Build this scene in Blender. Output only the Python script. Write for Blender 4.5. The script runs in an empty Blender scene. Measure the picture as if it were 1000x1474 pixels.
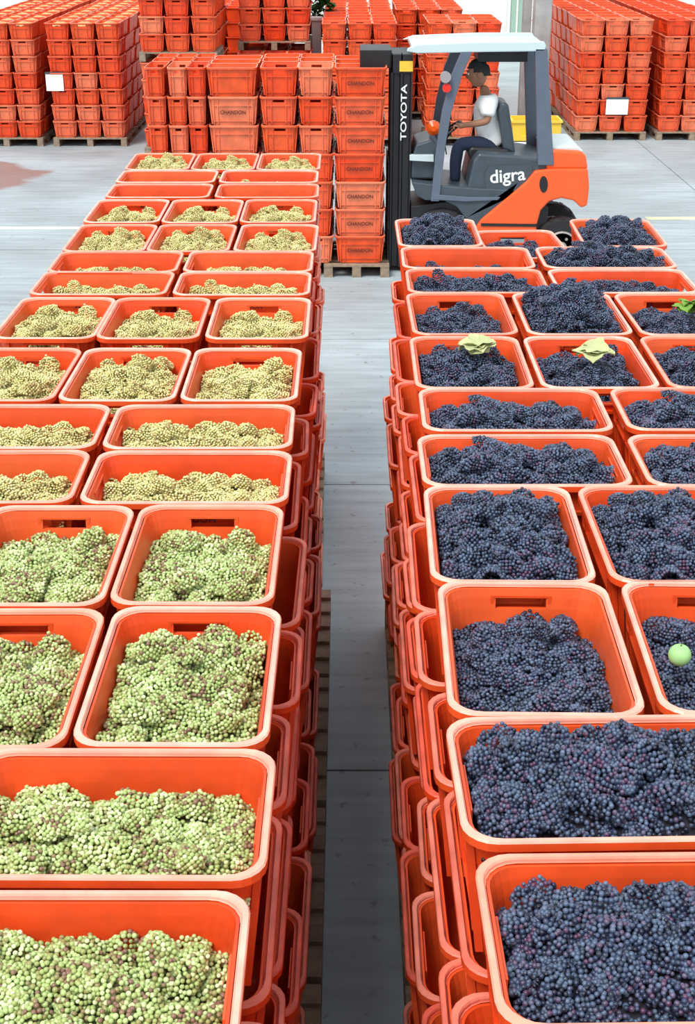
import bpy, bmesh, math, random
import numpy as np
from mathutils import Vector, Matrix
random.seed(7); rng = np.random.default_rng(7)
S = bpy.context.scene
# ------------------------------------------------------------ camera
F = 1975.0; PITCH = math.radians(24.2); CAMZ = 3.95
CP, SP = math.cos(PITCH), math.sin(PITCH)
cd = bpy.data.cameras.new('camera'); cam = bpy.data.objects.new('camera', cd); S.collection.objects.link(cam)
cam.location = (0, 0, CAMZ); cam.rotation_euler = (math.pi/2 - PITCH, 0, 0)
cd.sensor_fit = 'VERTICAL'; cd.sensor_height = 36; cd.sensor_width = 36*1000/1474; cd.lens = F/1474*36
cd.clip_start = .05; cd.clip_end = 300
S.camera = cam
# ------------------------------------------------------------ light
W = bpy.data.worlds.new('world'); S.world = W; W.use_nodes = True
bg = W.node_tree.nodes['Background']; bg.inputs[0].default_value = (.87, .95, 1, 1); bg.inputs[1].default_value = 1.0
sl = bpy.data.lights.new('sun', 'SUN'); sl.energy = 2.9; sl.angle = math.radians(25); sl.color = (1, .96, .9)
so = bpy.data.objects.new('sun', sl); S.collection.objects.link(so); so.rotation_euler = (math.radians(30), math.radians(-16), math.radians(-8))
S.view_settings.view_transform = 'Standard'; S.view_settings.look = 'None'
S.view_settings.gamma = 1; S.view_settings.exposure = .2; S.view_settings.use_curve_mapping = False

# ------------------------------------------------------------ helpers
def at(px, py, D):
    "world point where the picture ray through a pixel meets the plane y = D"
    dx, dy = px-500, 737-py
    v = Vector((dx, CP*F + SP*dy, -SP*F + CP*dy)); t = D/v.y
    return Vector((v.x*t, D, CAMZ+v.z*t))
def depth(py, h):
    "distance along y at which a plane h below the camera shows at picture row py"
    return (h*F/(CP*(py - (737 - F*math.tan(PITCH)))) - SP*h)/CP
def xat(px, D, h):
    return (px-500)*(D*CP + h*SP)/F

def tag(o, label=None, cat=None, group=None, kind=None):
    if label: o['label'] = label
    if cat: o['category'] = cat
    if group: o['group'] = group
    if kind: o['kind'] = kind
    return o
def link(o, parent=None):
    S.collection.objects.link(o)
    if parent is not None: o.parent = parent
    return o
def empty(name, loc=(0,0,0), rz=0):
    o = bpy.data.objects.new(name, None); o.location = loc; o.rotation_euler = (0,0,rz); o.empty_display_size = .1
    return link(o)
def inst(name, me, loc=(0,0,0), rot=(0,0,0), scale=(1,1,1), parent=None):
    o = bpy.data.objects.new(name, me); o.location = loc; o.rotation_euler = rot; o.scale = scale
    return link(o, parent)
class MB:
    def __init__(s): s.v = []; s.f = []
    def add(s, vs, fs):
        n = len(s.v); s.v += [tuple(v) for v in vs]; s.f += [tuple(i+n for i in f) for f in fs]; return s
    def box(s, a, b, rot=None, c=None):
        (x0,y0,z0),(x1,y1,z1) = a, b
        vs = [Vector(p) for p in ((x0,y0,z0),(x1,y0,z0),(x1,y1,z0),(x0,y1,z0),(x0,y0,z1),(x1,y0,z1),(x1,y1,z1),(x0,y1,z1))]
        if rot is not None:
            c = Vector(c) if c is not None else sum(vs, Vector())/8
            vs = [c + rot @ (v-c) for v in vs]
        return s.add(vs, [(0,3,2,1),(4,5,6,7),(0,1,5,4),(1,2,6,5),(2,3,7,6),(3,0,4,7)])
    def prism(s, poly, y0, y1):
        "poly: list of (x,z); extruded from y0 to y1"
        n = len(poly)
        area = sum(poly[i][0]*poly[(i+1)%n][1]-poly[(i+1)%n][0]*poly[i][1] for i in range(n))
        if area < 0: poly = poly[::-1]
        vs = [(x,y0,z) for x,z in poly]+[(x,y1,z) for x,z in poly]
        fs = [tuple(range(n)), tuple(range(2*n-1, n-1, -1))]+[(i, i+n, (i+1)%n+n, (i+1)%n) for i in range(n)]
        return s.add(vs, fs)
    def tube(s, pts, r, n=8, cap=True):
        pts = [Vector(p) for p in pts]; rs = r if isinstance(r,(list,tuple)) else [r]*len(pts)
        vs = []; up = Vector((0,0,1))
        for i,p in enumerate(pts):
            d = (pts[min(i+1,len(pts)-1)]-pts[max(i-1,0)]).normalized()
            a = d.cross(up) if abs(d.dot(up)) < .95 else d.cross(Vector((1,0,0)))
            a.normalize(); b = d.cross(a)
            for k in range(n):
                t = 2*math.pi*k/n; vs.append(p + (a*math.cos(t)+b*math.sin(t))*rs[i])
        fs = [(i*n+k, i*n+(k+1)%n, (i+1)*n+(k+1)%n, (i+1)*n+k) for i in range(len(pts)-1) for k in range(n)]
        if cap: fs += [tuple(range(n-1,-1,-1)), tuple(range((len(pts)-1)*n, len(pts)*n))]
        return s.add(vs, fs)
    def lathe_y(s, prof, c, n=28):
        "prof: list of (radius, y) around an axis along y through c"
        vs = []
        for r,y in prof:
            for k in range(n):
                t = 2*math.pi*k/n; vs.append((c[0]+r*math.cos(t), c[1]+y, c[2]+r*math.sin(t)))
        m = len(prof)
        fs = [(i*n+k, (i+1)*n+k, (i+1)*n+(k+1)%n, i*n+(k+1)%n) for i in range(m-1) for k in range(n)]
        fs += [tuple(range(n)), tuple(range((m-1)*n, m*n))[::-1]]
        return s.add(vs, fs)
    def mesh(s, name, mat, smooth=False, fix=False):
        me = bpy.data.meshes.new(name); me.from_pydata(s.v, [], s.f)
        if mat: me.materials.append(mat)
        if fix:
            b = bmesh.new(); b.from_mesh(me); bmesh.ops.recalc_face_normals(b, faces=b.faces); b.to_mesh(me); b.free()
        if smooth: me.shade_smooth()
        me.update(); return me
    def build(s, name, mat, parent=None, loc=(0,0,0), bev=0, smooth=False, fix=True):
        o = inst(name, s.mesh(name, mat, smooth, fix), loc, parent=parent)
        if bev:
            m = o.modifiers.new('bevel','BEVEL'); m.width = bev; m.segments = 2; m.limit_method = 'ANGLE'
        return o

# ------------------------------------------------------------ materials
def mat(name, col, rough=.5, vary=0, metal=0, spec=.5, noise=0, nscale=8, bump=0, bscale=60, trans=0, col2=None):
    m = bpy.data.materials.new(name); m.use_nodes = True; nt = m.node_tree; N = nt.nodes; L = nt.links
    p = N['Principled BSDF']; p.inputs['Roughness'].default_value = rough; p.inputs['Metallic'].default_value = metal
    p.inputs['Specular IOR Level'].default_value = spec
    rgb = N.new('ShaderNodeRGB'); rgb.outputs[0].default_value = (*col,1); out = rgb.outputs[0]
    tc = N.new('ShaderNodeTexCoord')
    if vary:
        oi = N.new('ShaderNodeObjectInfo'); mr = N.new('ShaderNodeMapRange'); L.new(oi.outputs['Random'], mr.inputs[0])
        mx = N.new('ShaderNodeMix'); mx.data_type = 'RGBA'
        L.new(out, mx.inputs[6]); mx.inputs[7].default_value = (*(col2 or tuple(c*.6 for c in col)),1)
        mr.inputs[3].default_value = 0; mr.inputs[4].default_value = vary
        L.new(mr.outputs[0], mx.inputs[0]); out = mx.outputs[2]
    if noise:
        nz = N.new('ShaderNodeTexNoise'); nz.inputs['Scale'].default_value = nscale; nz.inputs['Detail'].default_value = 6
        L.new(tc.outputs['Object'], nz.inputs['Vector'])
        mr = N.new('ShaderNodeMapRange'); mr.inputs[1].default_value = .3; mr.inputs[2].default_value = .7
        mr.inputs[3].default_value = 1-noise; mr.inputs[4].default_value = 1+noise*.4
        L.new(nz.outputs[0], mr.inputs[0])
        hs = N.new('ShaderNodeHueSaturation'); L.new(out, hs.inputs['Color']); L.new(mr.outputs[0], hs.inputs['Value']); out = hs.outputs[0]
    L.new(out, p.inputs['Base Color'])
    if bump:
        nz = N.new('ShaderNodeTexNoise'); nz.inputs['Scale'].default_value = bscale; nz.inputs['Detail'].default_value = 4
        L.new(tc.outputs['Object'], nz.inputs['Vector'])
        b = N.new('ShaderNodeBump'); b.inputs['Strength'].default_value = bump; b.inputs['Distance'].default_value = .01
        L.new(nz.outputs[0], b.inputs['Height']); L.new(b.outputs[0], p.inputs['Normal'])
    if trans:
        tr = N.new('ShaderNodeBsdfTranslucent'); L.new(out, tr.inputs[0]); ms = N.new('ShaderNodeMixShader')
        ms.inputs[0].default_value = trans; L.new(p.outputs[0], ms.inputs[1]); L.new(tr.outputs[0], ms.inputs[2])
        L.new(ms.outputs[0], N['Material Output'].inputs[0])
    return m
M = {}
M['crate'] = mat('orange_plastic', (.90,.075,.012), .4, vary=.9, col2=(.90,.13,.03), noise=.28, nscale=6, trans=.06)
M['crate_pale'] = mat('faded_orange_plastic', (.90,.12,.035), .45, vary=1, col2=(.92,.25,.12), noise=.28, nscale=6, trans=.05)
M['rim'] = mat('sky_lit_orange_rim', (.95,.32,.21), .3, vary=.9, col2=(.96,.50,.40), noise=.22, nscale=14)  # rim tops painted paler to stand in for the sky's highlight
M['crate_top'] = mat('sky_lit_orange_top', (.93,.28,.15), .4, vary=.8, col2=(.94,.42,.28), noise=.3, nscale=9)  # same sky highlight painted on the upward rim faces of simpler crates
M['dark_print'] = mat('dark_print', (.10,.012,.008), .6)
M['wood'] = mat('pallet_wood', (.36,.27,.19), .85, vary=.7, noise=.4, nscale=14, bump=.3)
M['black'] = mat('black_steel', (.012,.013,.016), .45, noise=.3, nscale=9)
M['grey'] = mat('dark_grey_paint', (.055,.075,.095), .4, noise=.15)
M['blue_grey'] = mat('blue_grey_steel', (.11,.14,.19), .35, noise=.1)
M['roofpaint'] = mat('pale_roof_paint', (.55,.66,.68), .3)
M['orange'] = mat('orange_truck_paint', (.95,.115,.022), .3, noise=.08, nscale=4)
M['rubber'] = mat('black_rubber', (.016,.015,.018), .8, bump=.2)
M['hubm'] = mat('wheel_hub_paint', (.30,.28,.26), .5)
M['chrome'] = mat('bare_steel', (.6,.62,.62), .25, metal=.9)
M['white'] = mat('white_lettering', (.85,.88,.88), .5)
M['yellow'] = mat('yellow_plastic', (.85,.55,.05), .45)
M['paper'] = mat('white_paper', (.9,.9,.9), .8)
M['skin'] = mat('skin', (.36,.17,.10), .55)
M['shirt'] = mat('white_cotton', (.85,.88,.88), .9, bump=.3, bscale=20)
M['jeans'] = mat('navy_trousers', (.018,.028,.065), .9, bump=.3, bscale=25)
M['hair'] = mat('black_hair', (.01,.009,.01), .6)
M['plaster'] = mat('white_plaster', (.85,.86,.84), .9, noise=.08, nscale=.6)
M['pillar'] = mat('grey_concrete', (.42,.44,.44), .9, noise=.35, nscale=3, bump=.3)
M['leaf'] = mat('green_leaf', (.04,.14,.025), .6, vary=.6, trans=.2)
M['pale_leaf'] = mat('pale_yellow_green_leaf', (.62,.66,.34), .6, noise=.2, trans=.2)
M['melon'] = mat('pale_green_skin', (.33,.62,.24), .5, noise=.15, nscale=25)
M['stemm'] = mat('grape_stem', (.16,.15,.05), .8)
M['glass'] = mat('green_tinted_glass', (.35,.55,.45), .08, spec=.8)
M['lens'] = mat('red_lens', (.8,.03,.02), .2)
M['orange_lens'] = mat('orange_lens', (.95,.12,.01), .25)

def grape_mat(name, cols, rough, dust):
    m = bpy.data.materials.new(name); m.use_nodes = True; nt = m.node_tree; N = nt.nodes; L = nt.links
    p = N['Principled BSDF']; p.inputs['Roughness'].default_value = rough
    g = N.new('ShaderNodeNewGeometry'); r = N.new('ShaderNodeValToRGB'); r.color_ramp.interpolation = 'LINEAR'
    e = r.color_ramp.elements
    e[0].position = 0; e[0].color = (*cols[0][1],1); e[1].position = 1; e[1].color = (*cols[-1][1],1)
    for pos,c in cols[1:-1]:
        q = e.new(pos); q.color = (*c,1)
    # neighbouring berries of a bunch are alike, with some change from bunch to bunch
    tc = N.new('ShaderNodeTexCoord'); nz = N.new('ShaderNodeTexNoise'); nz.inputs['Scale'].default_value = 9; nz.inputs['Detail'].default_value = 2
    oi = N.new('ShaderNodeObjectInfo'); va = N.new('ShaderNodeVectorMath'); va.operation = 'ADD'
    sc = N.new('ShaderNodeMath'); sc.operation = 'MULTIPLY'; sc.inputs[1].default_value = 37
    L.new(oi.outputs['Random'], sc.inputs[0]); L.new(tc.outputs['Object'], va.inputs[0]); L.new(sc.outputs[0], va.inputs[1]); L.new(va.outputs[0], nz.inputs['Vector'])
    mr = N.new('ShaderNodeMapRange'); mr.inputs[1].default_value = .3; mr.inputs[2].default_value = .7; mr.inputs[3].default_value = -.3; mr.inputs[4].default_value = .3
    L.new(nz.outputs[0], mr.inputs[0])
    ad = N.new('ShaderNodeMath'); ad.operation = 'ADD'; ad.use_clamp = True
    L.new(g.outputs['Random Per Island'], ad.inputs[0]); L.new(mr.outputs[0], ad.inputs[1]); L.new(ad.outputs[0], r.inputs[0])
    out = r.outputs[0]
    if dust:
        lw = N.new('ShaderNodeTexNoise'); lw.inputs['Scale'].default_value = 55; L.new(tc.outputs['Object'], lw.inputs['Vector'])
        mx = N.new('ShaderNodeMix'); mx.data_type = 'RGBA'; L.new(out, mx.inputs[6]); mx.inputs[7].default_value = (*dust,1)
        m2 = N.new('ShaderNodeMapRange'); m2.inputs[1].default_value = .45; m2.inputs[2].default_value = .7; m2.inputs[3].default_value = 0; m2.inputs[4].default_value = .55
        L.new(lw.outputs[0], m2.inputs[0]); L.new(m2.outputs[0], mx.inputs[0]); out = mx.outputs[2]
    L.new(out, p.inputs['Base Color'])
    return m
M['green_grape'] = grape_mat('green_grape', [(0,(.24,.13,.09)),(.1,(.30,.28,.10)),(.4,(.36,.46,.15)),(.75,(.49,.62,.26)),(1,(.72,.78,.46))], .3, None)
M['ripe_grape'] = grape_mat('yellow_green_grape', [(0,(.35,.25,.10)),(.15,(.52,.44,.16)),(.45,(.62,.60,.24)),(.75,(.68,.68,.32)),(1,(.75,.66,.36))], .3, None)
M['far_grape'] = mat('far_yellow_grapes', (.62,.42,.16), .5, noise=.5, nscale=28)
M['black_grape'] = grape_mat('black_grape', [(0,(.006,.006,.015)),(.3,(.014,.018,.045)),(.6,(.03,.045,.10)),(.85,(.085,.12,.20)),(1,(.09,.04,.09))], .3, (.15,.22,.33))

# ------------------------------------------------------------ the setting
def floor_mat():
    m = bpy.data.materials.new('concrete_floor'); m.use_nodes = True; nt = m.node_tree; N = nt.nodes; L = nt.links
    p = N['Principled BSDF']
    g = N.new('ShaderNodeNewGeometry')
    n1 = N.new('ShaderNodeTexNoise'); n1.inputs['Scale'].default_value = .5; n1.inputs['Detail'].default_value = 7; L.new(g.outputs['Position'], n1.inputs['Vector'])
    r = N.new('ShaderNodeValToRGB'); r.color_ramp.elements[0].position = .3; r.color_ramp.elements[0].color = (.25,.30,.325,1)
    r.color_ramp.elements[1].position = .68; r.color_ramp.elements[1].color = (.40,.475,.51,1); L.new(n1.outputs[0], r.inputs[0])
    # fine stretched wear marks across the yard
    mp = N.new('ShaderNodeMapping'); mp.inputs['Scale'].default_value = (.6,5,1); L.new(g.outputs['Position'], mp.inputs['Vector'])
    n2 = N.new('ShaderNodeTexNoise'); n2.inputs['Scale'].default_value = 2.2; n2.inputs['Detail'].default_value = 5; L.new(mp.outputs[0], n2.inputs['Vector'])
    mr = N.new('ShaderNodeMapRange'); mr.inputs[1].default_value = .3; mr.inputs[2].default_value = .7; mr.inputs[3].default_value = .82; mr.inputs[4].default_value = 1.12
    L.new(n2.outputs[0], mr.inputs[0])
    hs = N.new('ShaderNodeHueSaturation'); L.new(r.outputs[0], hs.inputs['Color']); L.new(mr.outputs[0], hs.inputs['Value'])
    # spilled grape juice drying on the yard: a patch with its own shape
    sub = N.new('ShaderNodeVectorMath'); sub.operation = 'SUBTRACT'; L.new(g.outputs['Position'], sub.inputs[0]); sub.inputs[1].default_value = (-6.4,21.4,0)
    mp2 = N.new('ShaderNodeMapping'); mp2.inputs['Rotation'].default_value = (0,0,-.5); mp2.inputs['Scale'].default_value = (.55,.62,1); L.new(sub.outputs[0], mp2.inputs['Vector'])
    ln = N.new('ShaderNodeVectorMath'); ln.operation = 'LENGTH'; L.new(mp2.outputs[0], ln.inputs[0])
    n3 = N.new('ShaderNodeTexNoise'); n3.inputs['Scale'].default_value = 1.3; n3.inputs['Detail'].default_value = 6; L.new(g.outputs['Position'], n3.inputs['Vector'])
    ad = N.new('ShaderNodeMath'); ad.operation = 'ADD'; L.new(ln.outputs['Value'], ad.inputs[0]); L.new(n3.outputs[0], ad.inputs[1])
    m3 = N.new('ShaderNodeMapRange'); m3.inputs[1].default_value = 1.35; m3.inputs[2].default_value = 1.5; m3.inputs[3].default_value = .85; m3.inputs[4].default_value = 0; L.new(ad.outputs[0], m3.inputs[0])
    mx = N.new('ShaderNodeMix'); mx.data_type = 'RGBA'; L.new(m3.outputs[0], mx.inputs[0]); L.new(hs.outputs[0], mx.inputs[6]); mx.inputs[7].default_value = (.26,.14,.12,1)
    # small spots
    v = N.new('ShaderNodeTexNoise'); v.inputs['Scale'].default_value = 14; v.inputs['Detail'].default_value = 3; L.new(g.outputs['Position'], v.inputs['Vector'])
    m4 = N.new('ShaderNodeMapRange'); m4.inputs[1].default_value = .64; m4.inputs[2].default_value = .72; m4.inputs[3].default_value = 0; m4.inputs[4].default_value = .6; L.new(v.outputs[0], m4.inputs[0])
    mx2 = N.new('ShaderNodeMix'); mx2.data_type = 'RGBA'; L.new(m4.outputs[0], mx2.inputs[0]); L.new(mx.outputs[2], mx2.inputs[6]); mx2.inputs[7].default_value = (.12,.12,.12,1)
    L.new(mx2.outputs[2], p.inputs['Base Color'])
    m5 = N.new('ShaderNodeMapRange'); m5.inputs[3].default_value = .35; m5.inputs[4].default_value = .7; L.new(n1.outputs[0], m5.inputs[0]); L.new(m5.outputs[0], p.inputs['Roughness'])
    b = N.new('ShaderNodeBump'); b.inputs['Strength'].default_value = .25; b.inputs['Distance'].default_value = .004
    n5 = N.new('ShaderNodeTexNoise'); n5.inputs['Scale'].default_value = 60; L.new(g.outputs['Position'], n5.inputs['Vector']); L.new(n5.outputs[0], b.inputs['Height']); L.new(b.outputs[0], p.inputs['Normal'])
    return m
M['floor'] = floor_mat()
M['joint'] = mat('dark_joint_filler', (.05,.05,.05), .9)
fl = MB().box((-30,-4,-.2),(30,60,-.015)).build('floor', M['joint']); tag(fl, kind='structure')
xs = [-30,-16,-9.2,-2.1,5.1,12,20,30]; ys = [-4,2.05,5.67,9.28,12.9,16.6,20.2,25.5,31,40,60]
for i in range(len(xs)-1):
    for j in range(len(ys)-1):
        g = .007
        MB().box((xs[i]+g,ys[j]+g,-.1),(xs[i+1]-g,ys[j+1]-g,0)).build('slab', M['floor'], fl)
M['road_paint'] = mat('white_floor_paint', (.85,.86,.84), .7, noise=.15, nscale=6)
M['road_yellow'] = mat('faded_yellow_floor_paint', (.62,.62,.42), .7, noise=.3, nscale=4)
MB().prism([(-30,0.0005),(-2.6,0.0005),(-2.6,.003),(-30,.003)], 17.74, 17.86).build('white_floor_line', M['road_paint'])
tag(bpy.context.scene.objects['white_floor_line'], 'thin white line painted across the concrete yard left of the green grapes', 'line')
MB().prism([(4.0,0.0005),(30,0.0005),(30,.003),(4.0,.003)], 18.3, 18.48).build('yellow_floor_line', M['road_yellow'])
tag(bpy.context.scene.objects['yellow_floor_line'], 'faded yellow line painted on the yard right of the forklift', 'line')
wb = MB().box((-25,38,0),(25,38.3,7)).build('wall_back', M['plaster']); tag(wb, kind='structure')

# ------------------------------------------------------------ the crate
CW, CL, CH = .413, .61, .324
def rrect(w, l, r, z):
    pts = []
    def arc(cx, cy, a0):
        for k in range(6):
            a = a0 + math.pi/2*k/5; pts.append((cx+r*math.cos(a), cy+r*math.sin(a), z))
    arc(w/2-r, l/2-r, 0); pts.append((.062, l/2, z)); pts.append((-.062, l/2, z))
    arc(-w/2+r, l/2-r, math.pi/2); arc(-w/2+r, -l/2+r, math.pi); pts.append((-.062,-l/2,z)); pts.append((.062,-l/2,z))
    arc(w/2-r, -l/2+r, 1.5*math.pi)
    return pts
def crate_body():
    mb = MB(); n = 28
    prof = [(.104,0),(.098,.05),(.054,.262),(.046,.290),(.036,.312),  # outside, going up
            (.047,.312),(.057,.290),(.066,.262),(.116,.012)]          # inside, going down
    vs = []
    for d,z in prof: vs += rrect(CW-d, CL-d, .052, z)
    fs = []
    slots = (6, 20)   # the straight pieces of the short sides that carry the hand hole
    for i in range(len(prof)-1):
        for k in range(n):
            if k in slots and i in (2, 6): continue
            fs.append((i*n+k, i*n+(k+1)%n, (i+1)*n+(k+1)%n, (i+1)*n+k))
    fs.append(tuple(range(n-1,-1,-1))); fs.append(tuple((len(prof)-1)*n+k for k in range(n)))
    for k in slots:   # reveal of the hand hole
        a,b = k,(k+1)
        o0,o1,i1,i0 = 2*n, 3*n, 6*n, 7*n
        fs += [(o0+a,o0+b,i0+b,i0+a),(o1+b,o1+a,i1+a,i1+b),(o0+b,o1+b,i1+b,i0+b),(o1+a,o0+a,i0+a,i1+a)]
    mb.add(vs, fs)
    wall = lambda z: np.interp(z, [0,.05,.262,.29,.312], [.052,.049,.027,.023,.018])
    def rib(ax, s, u0, u1, z0, z1, proud):
        "a rib standing proud of the slanting wall; ax 0: on the long sides, 1: on the short sides"
        half = (CW if ax == 0 else CL)/2; vs = []
        for z in (z0, z1):
            a = s*(half-wall(z)-.003); b = s*(half-wall(z)+proud)
            vs += [(a,u0,z),(b,u0,z),(b,u1,z),(a,u1,z)]
        if ax == 1: vs = [(y,x,z) for x,y,z in vs]
        mb.add(vs, [(0,3,2,1),(4,5,6,7),(0,1,5,4),(1,2,6,5),(2,3,7,6),(3,0,4,7)])
    for s in (-1,1):
        for y in (-.235,-.185,.185,.235): rib(0,s,y-.005,y+.005,.02,.30,.012)
        rib(0,s,-.235,.235,.222,.233,.014); rib(0,s,-.235,.235,.05,.058,.012)
        for x in (-.14,-.08,.08,.14): rib(1,s,x-.005,x+.005,.02,.30,.012)
        rib(1,s,-.14,.14,.222,.233,.014); rib(1,s,-.14,.14,.05,.058,.012)
    return mb
def crate_rim():
    mb = MB(); n = 28
    prof = [(.028,.305),(.028,.320),(.024,.324),(.005,.324),(0,.320),(0,.303),(.005,.303),(.008,.314),(.032,.314)]
    vs = []
    for d,z in prof: vs += rrect(CW-d, CL-d, .062, z)
    m = len(prof)
    mb.add(vs, [((i+1)%m*n+k, (i+1)%m*n+(k+1)%n, i*n+(k+1)%n, i*n+k) for i in range(m) for k in range(n)])
    return mb
def grip():
    mb = MB()
    y = CL/2-.031
    mb.box((-.074,y,.291),(.074,y+.02,.297)).box((-.074,y,.254),(.074,y+.014,.260)).box((-.074,y,.260),(-.066,y+.02,.291)).box((.066,y,.260),(.074,y+.02,.291))
    return mb
ME = {}
ME['body'] = crate_body().mesh('crate_body', M['crate'], fix=True)
ME['rim'] = crate_rim().mesh('crate_rim', M['rim'], smooth=False, fix=True)
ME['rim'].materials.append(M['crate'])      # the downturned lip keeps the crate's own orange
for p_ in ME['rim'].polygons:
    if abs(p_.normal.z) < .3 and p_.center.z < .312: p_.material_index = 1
ME['rim_shaded'] = ME['rim'].copy(); ME['rim_shaded'].materials[0] = mat('shaded_orange_rim', (.84,.12,.07), .5, vary=1, col2=(.86,.28,.20), noise=.35, nscale=10)  # darker rim copy with the aisle's shade painted in, for lower layers
ME['grip'] = grip().mesh('crate_grip', M['crate'], fix=True)
def whole(name, bodymat, rimmat):
    me = bpy.data.meshes.new(name); a = crate_body(); b = crate_rim(); na = len(a.f); a.add(b.v, b.f)
    me.from_pydata(a.v, [], a.f); me.materials.append(bodymat); me.materials.append(rimmat)
    bm = bmesh.new(); bm.from_mesh(me); bmesh.ops.recalc_face_normals(bm, faces=bm.faces); bm.to_mesh(me); bm.free()
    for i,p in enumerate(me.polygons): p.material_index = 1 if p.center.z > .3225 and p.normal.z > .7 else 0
    return me
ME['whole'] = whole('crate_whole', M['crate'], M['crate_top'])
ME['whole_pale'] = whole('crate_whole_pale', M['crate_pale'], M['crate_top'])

def lo_crate_geom():
    "cheap crate for the piles that are too deep in to be told apart"
    mb = MB()
    o = [(CW/2-.052,CL/2-.052,0),(CW/2-.024,CL/2-.024,.298),(CW/2,CL/2,.303),(CW/2,CL/2,.324),(CW/2-.014,CL/2-.014,.324),(CW/2-.04,CL/2-.04,.02)]
    vs = []
    c = .05
    for x,y,z in o:
        vs += [(x,y-c,z),(x-c,y,z),(-x+c,y,z),(-x,y-c,z),(-x,-y+c,z),(-x+c,-y,z),(x-c,-y,z),(x,-y+c,z)]
    fs = [(i*8+k,i*8+(k+1)%8,(i+1)*8+(k+1)%8,(i+1)*8+k) for i in range(5) for k in range(8)]
    fs += [tuple(range(7,-1,-1)), tuple(range(40,48))]
    mb.add(vs, fs); return mb
LO = lo_crate_geom()
class Pile:
    "many cheap crates joined in one stuff object"
    def __init__(s): s.mb = MB(); s.idx = []
    def add(s, x, y, z, rz, sc=(1,1,1)):
        c, sn = math.cos(rz), math.sin(rz)
        s.mb.add([(x+(vx*sc[0])*c-(vy*sc[1])*sn, y+(vx*sc[0])*sn+(vy*sc[1])*c, z+vz*sc[2]) for vx,vy,vz in LO.v], LO.f)
    def build(s, name, label, cat, m='crate'):
        if not s.mb.v: return
        o = s.mb.build(name, M[m], fix=False); tag(o, label, cat, kind='stuff')
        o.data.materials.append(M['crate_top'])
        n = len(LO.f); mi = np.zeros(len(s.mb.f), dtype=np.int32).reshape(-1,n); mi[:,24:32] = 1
        o.data.polygons.foreach_set('material_index', mi.ravel()); return o

def font_mesh(name, text, width, m, thick=.0012, spacing=1.0):
    c = bpy.data.curves.new(name, 'FONT'); c.body = text; c.extrude = thick; c.align_x = 'CENTER'; c.align_y = 'CENTER'; c.space_character = spacing
    c.offset = .015
    o = bpy.data.objects.new(name, c); S.collection.objects.link(o); bpy.context.view_layer.update()
    me = bpy.data.meshes.new_from_object(o.evaluated_get(bpy.context.evaluated_depsgraph_get()))
    xs = [v.co.x for v in me.vertices]; k = width/(max(xs)-min(xs)); cx = (max(xs)+min(xs))/2
    for v in me.vertices: v.co.x = (v.co.x-cx)*k; v.co.y *= k
    bpy.data.objects.remove(o); me.materials.clear(); me.materials.append(m); me.name = name
    return me
ME['chandon_big'] = font_mesh('chandon_big', 'CHANDON', .31, M['dark_print'])
ME['chandon_small'] = font_mesh('chandon_small', 'M. CHANDON', .19, M['dark_print'])

def make_crate(x, y, z, rz, label, group, parts=True, text=None, rimz=1, rim='rim'):
    if not parts:
        o = inst('harvest_crate', ME['whole'], (x,y,z), (0,0,rz), (1,1,rimz)); tag(o, label, 'crate', group)
    else:
        o = inst('harvest_crate', ME['body'], (x,y,z), (0,0,rz), (1,1,rimz)); tag(o, label, 'crate', group)
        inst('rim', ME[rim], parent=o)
        inst('handle', ME['grip'], parent=o); inst('handle', ME['grip'], rot=(0,0,math.pi), parent=o)
    if text:   # the long side (local +-x) that faces the camera
        loc = Vector(text[1]); inst('lettering', ME[text[0]], loc, (math.pi/2,0,text[2]), parent=o)
    return o

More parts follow.
